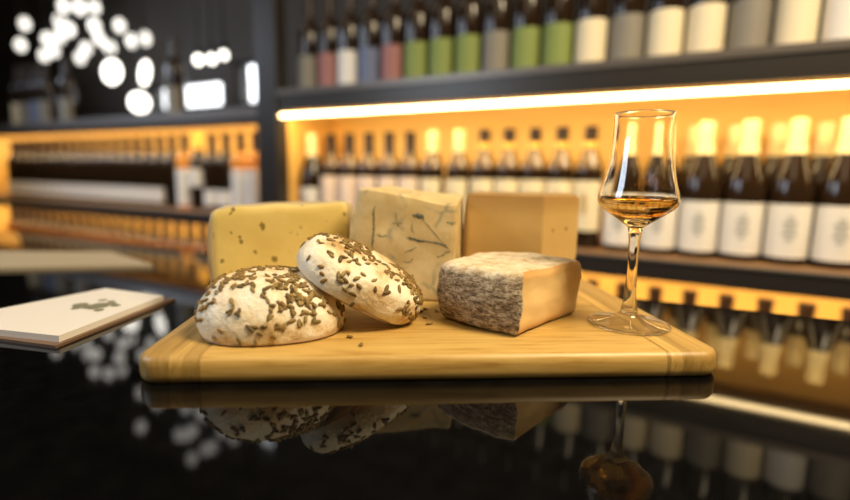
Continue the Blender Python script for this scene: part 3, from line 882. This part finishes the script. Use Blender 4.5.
for i, s in enumerate((.481, .562)):
    put(P_cream, s, .08, ZR, fz(), '%s of the two pale-capsuled bottles mid lit shelf' % ('left' if i == 0 else 'right'), G1)
for i, s in enumerate((.635, .703, .7705, .838, .906)):
    put(P_mid, s, .08, ZR, fz() * .4, '%s from left of five golden-shouldered bottles with short dark capsules' % ORD[i], G1)
for i, s in enumerate((.986, 1.066, 1.1455, 1.225, 1.305, 1.385, 1.465)):
    put(P_burg, s, .08, ZR, 0, '%s from left of the dark emblem-labelled bottles near the stemmed glass' % ORD[i], G1)
for i, s in enumerate((1.125, 1.205, 1.285, 1.365, 1.445)):
    put(P_burg, s, .175, ZR, 0, '%s from left in the rear row of dark bottles, right end' % ORD[i], G1)
G2 = 'bottles on the lit shelf left of the post'
seq = []
s = -0.222
left_list = [(-.212, 'gold'), (-.286, 'gold'), (-.361, 'dark'), (-.436, 'dark'), (-.511, 'short'), (-.590, 'gold'), (-.665, 'plain')]
x = -.74
while x > -2.25: left_list.append((x, 'dark')); x -= .0745
P_plain = make_bottle('bordeaux', 'b_dark', 'cap_dark', .215, None, 0, 0)
kinds = {'gold': (P_gold, 'golden bottle with a tall white label'), 'dark': (P_dark, 'dark bottle with a low white label'), 'short': (P_short, 'dark bottle with gold capsule and short white label'), 'plain': (P_plain, 'dark unlabelled bottle')}
for i, (s, kd) in enumerate(left_list):
    pr_, tx = kinds[kd]
    if i < 24: put(pr_, s, .085, ZLf, fz() * .3, '%s, %s going left from the dark post' % (tx, ORD[i]), G2)
G3 = 'bottles on the lowest shelf'
i = 0; s = .86
while s < 1.55:
    put(P_low, s, .085, ZG, fz(), 'dark-capped bottle on the low shelf at right, %s from left' % ORD[i], G3); s += .071; i += 1
i = 0; s = -.30
P_lowd = make_bottle('bordeaux', 'b_brown', 'cap_dark', .2, 'lab_white', .03, .13, 1.2)
for q in range(25):
    if s < -2.1: break
    put(P_lowd, s, .10, -.34, fz(), 'dark bottle on the low shelf at left, %s going left from the post' % ORD[i], 'bottles on the low shelf at left'); s -= .076; i += 1

# top shelf, right: bottles in dim light, label colours as seen
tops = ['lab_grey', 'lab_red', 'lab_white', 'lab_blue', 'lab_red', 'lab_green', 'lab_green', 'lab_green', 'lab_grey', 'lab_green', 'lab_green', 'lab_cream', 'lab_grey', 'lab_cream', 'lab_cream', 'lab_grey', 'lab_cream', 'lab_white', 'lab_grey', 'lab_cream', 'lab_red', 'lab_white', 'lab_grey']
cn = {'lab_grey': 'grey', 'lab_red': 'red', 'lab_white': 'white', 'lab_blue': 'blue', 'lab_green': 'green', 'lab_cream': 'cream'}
TP = {}
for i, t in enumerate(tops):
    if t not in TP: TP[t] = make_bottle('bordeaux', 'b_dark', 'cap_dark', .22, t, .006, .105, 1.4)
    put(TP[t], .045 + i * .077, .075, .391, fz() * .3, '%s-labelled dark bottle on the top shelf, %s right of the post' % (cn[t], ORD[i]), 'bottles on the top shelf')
for i, (s, t) in enumerate([(-1.62, 'lab_blue'), (-1.54, 'lab_grey'), (-1.36, 'lab_grey'), (-.61, 'lab_grey'), (-1.80, 'lab_cream'), (-1.72, 'lab_grey')]):
    put(TP[t], s, .075, .345, 0, '%s-labelled dark bottle on the top left shelf, %s' % (cn[t], ['beside the lamps', 'next to the blue-labelled one', 'between two lamps', 'alone between the windows', 'at far left', 'second from far left'][i]), 'bottles on the top shelf at left')

# ------------------------------------------------------------------ pendant lamps above the left shelf
def lamp(s, b_, z, rx, rz_, tilt, label):
    root = empty('pendant_lamp', matrix=sh_m(s, b_, z))
    tag(root, label, 'lamp', 'pendant lamps above the left shelf')
    g_ = bmesh.new(); bmesh.ops.create_uvsphere(g_, u_segments=24, v_segments=16, radius=1)
    for v in g_.verts: v.co = Vector((v.co.x * rx, v.co.y * rx, v.co.z * rz_))
    sd = obj('lamp_globe', g_, M['shade'], root); sd.rotation_euler = (0, tilt, 0)
    obj('cord', lathe([(0, rz_ * .9), (.003, rz_ * .9), (.003, 1.75 - z), (0, 1.75 - z)], 8), M['cord'], root)
    obj('cap', lathe([(0, rz_ * .85), (.014, rz_ * .85), (.012, rz_ + .03), (0, rz_ + .032)], 14), M['cord'], root)
lamp(-1.177, .17, .571, .036, .052, .35, 'oval glowing pendant lamp, leftmost above the left shelf')
lamp(-.942, .17, .548, .020, .052, .3, 'slim glowing pendant lamp, second from left above the left shelf')
lamp(-.992, .17, .430, .040, .042, 0, 'round glowing pendant lamp hanging lowest, close to the left shelf plank')
lamp(-.600, .17, .570, .017, .020, 0, 'small glowing pendant lamp, left of the three small ones')
lamp(-.524, .17, .566, .016, .019, 0, 'small glowing pendant lamp, middle of the three small ones')
lamp(-.456, .17, .574, .015, .017, 0, 'small glowing pendant lamp, right of the three small ones')

# small bulbs added higher up to give pale reflections in the counter
bulb = None
spots = []
while len(spots) < 34:
    if len(spots) < 20: q = (random.uniform(-1.95, -1.12), random.uniform(.70, .90), random.uniform(.12, .34))
    else: q = (random.uniform(-1.34, -.50), random.uniform(.98, 1.17), random.uniform(.12, .34))
    if all((q[0] - t[0]) ** 2 + (q[2] - t[1]) ** 2 > .09 ** 2 for t in ((-1.177, .17), (-.942, .17), (-.992, .17), (-.6, .17), (-.524, .17), (-.456, .17))) and all((q[0] - t[0]) ** 2 + (q[2] - t[2]) ** 2 > .056 ** 2 for t in spots): spots.append(q)
for s_, z_, b_ in spots:
    if bulb is None:
        bulb = empty('hanging_bulb')
        g_ = bmesh.new(); bmesh.ops.create_uvsphere(g_, u_segments=14, v_segments=10, radius=.024)
        for v in g_.verts: v.co.z *= 1.35
        obj('glass_bulb', g_, M['bulb'], bulb)
        obj('socket', lathe([(0, .030), (.009, .030), (.008, .052), (.0015, .054), (.0015, .56), (0, .56)], 10), M['cord'], bulb, 'auto')
        o = bulb
    else: o = copy_tree(bulb)
    o.matrix_basis = sh_m(s_, b_, z_)
    tag(o, 'small pale bulb in the hanging cluster high above the left shelf', 'lamp', 'small bulbs above the left shelf')
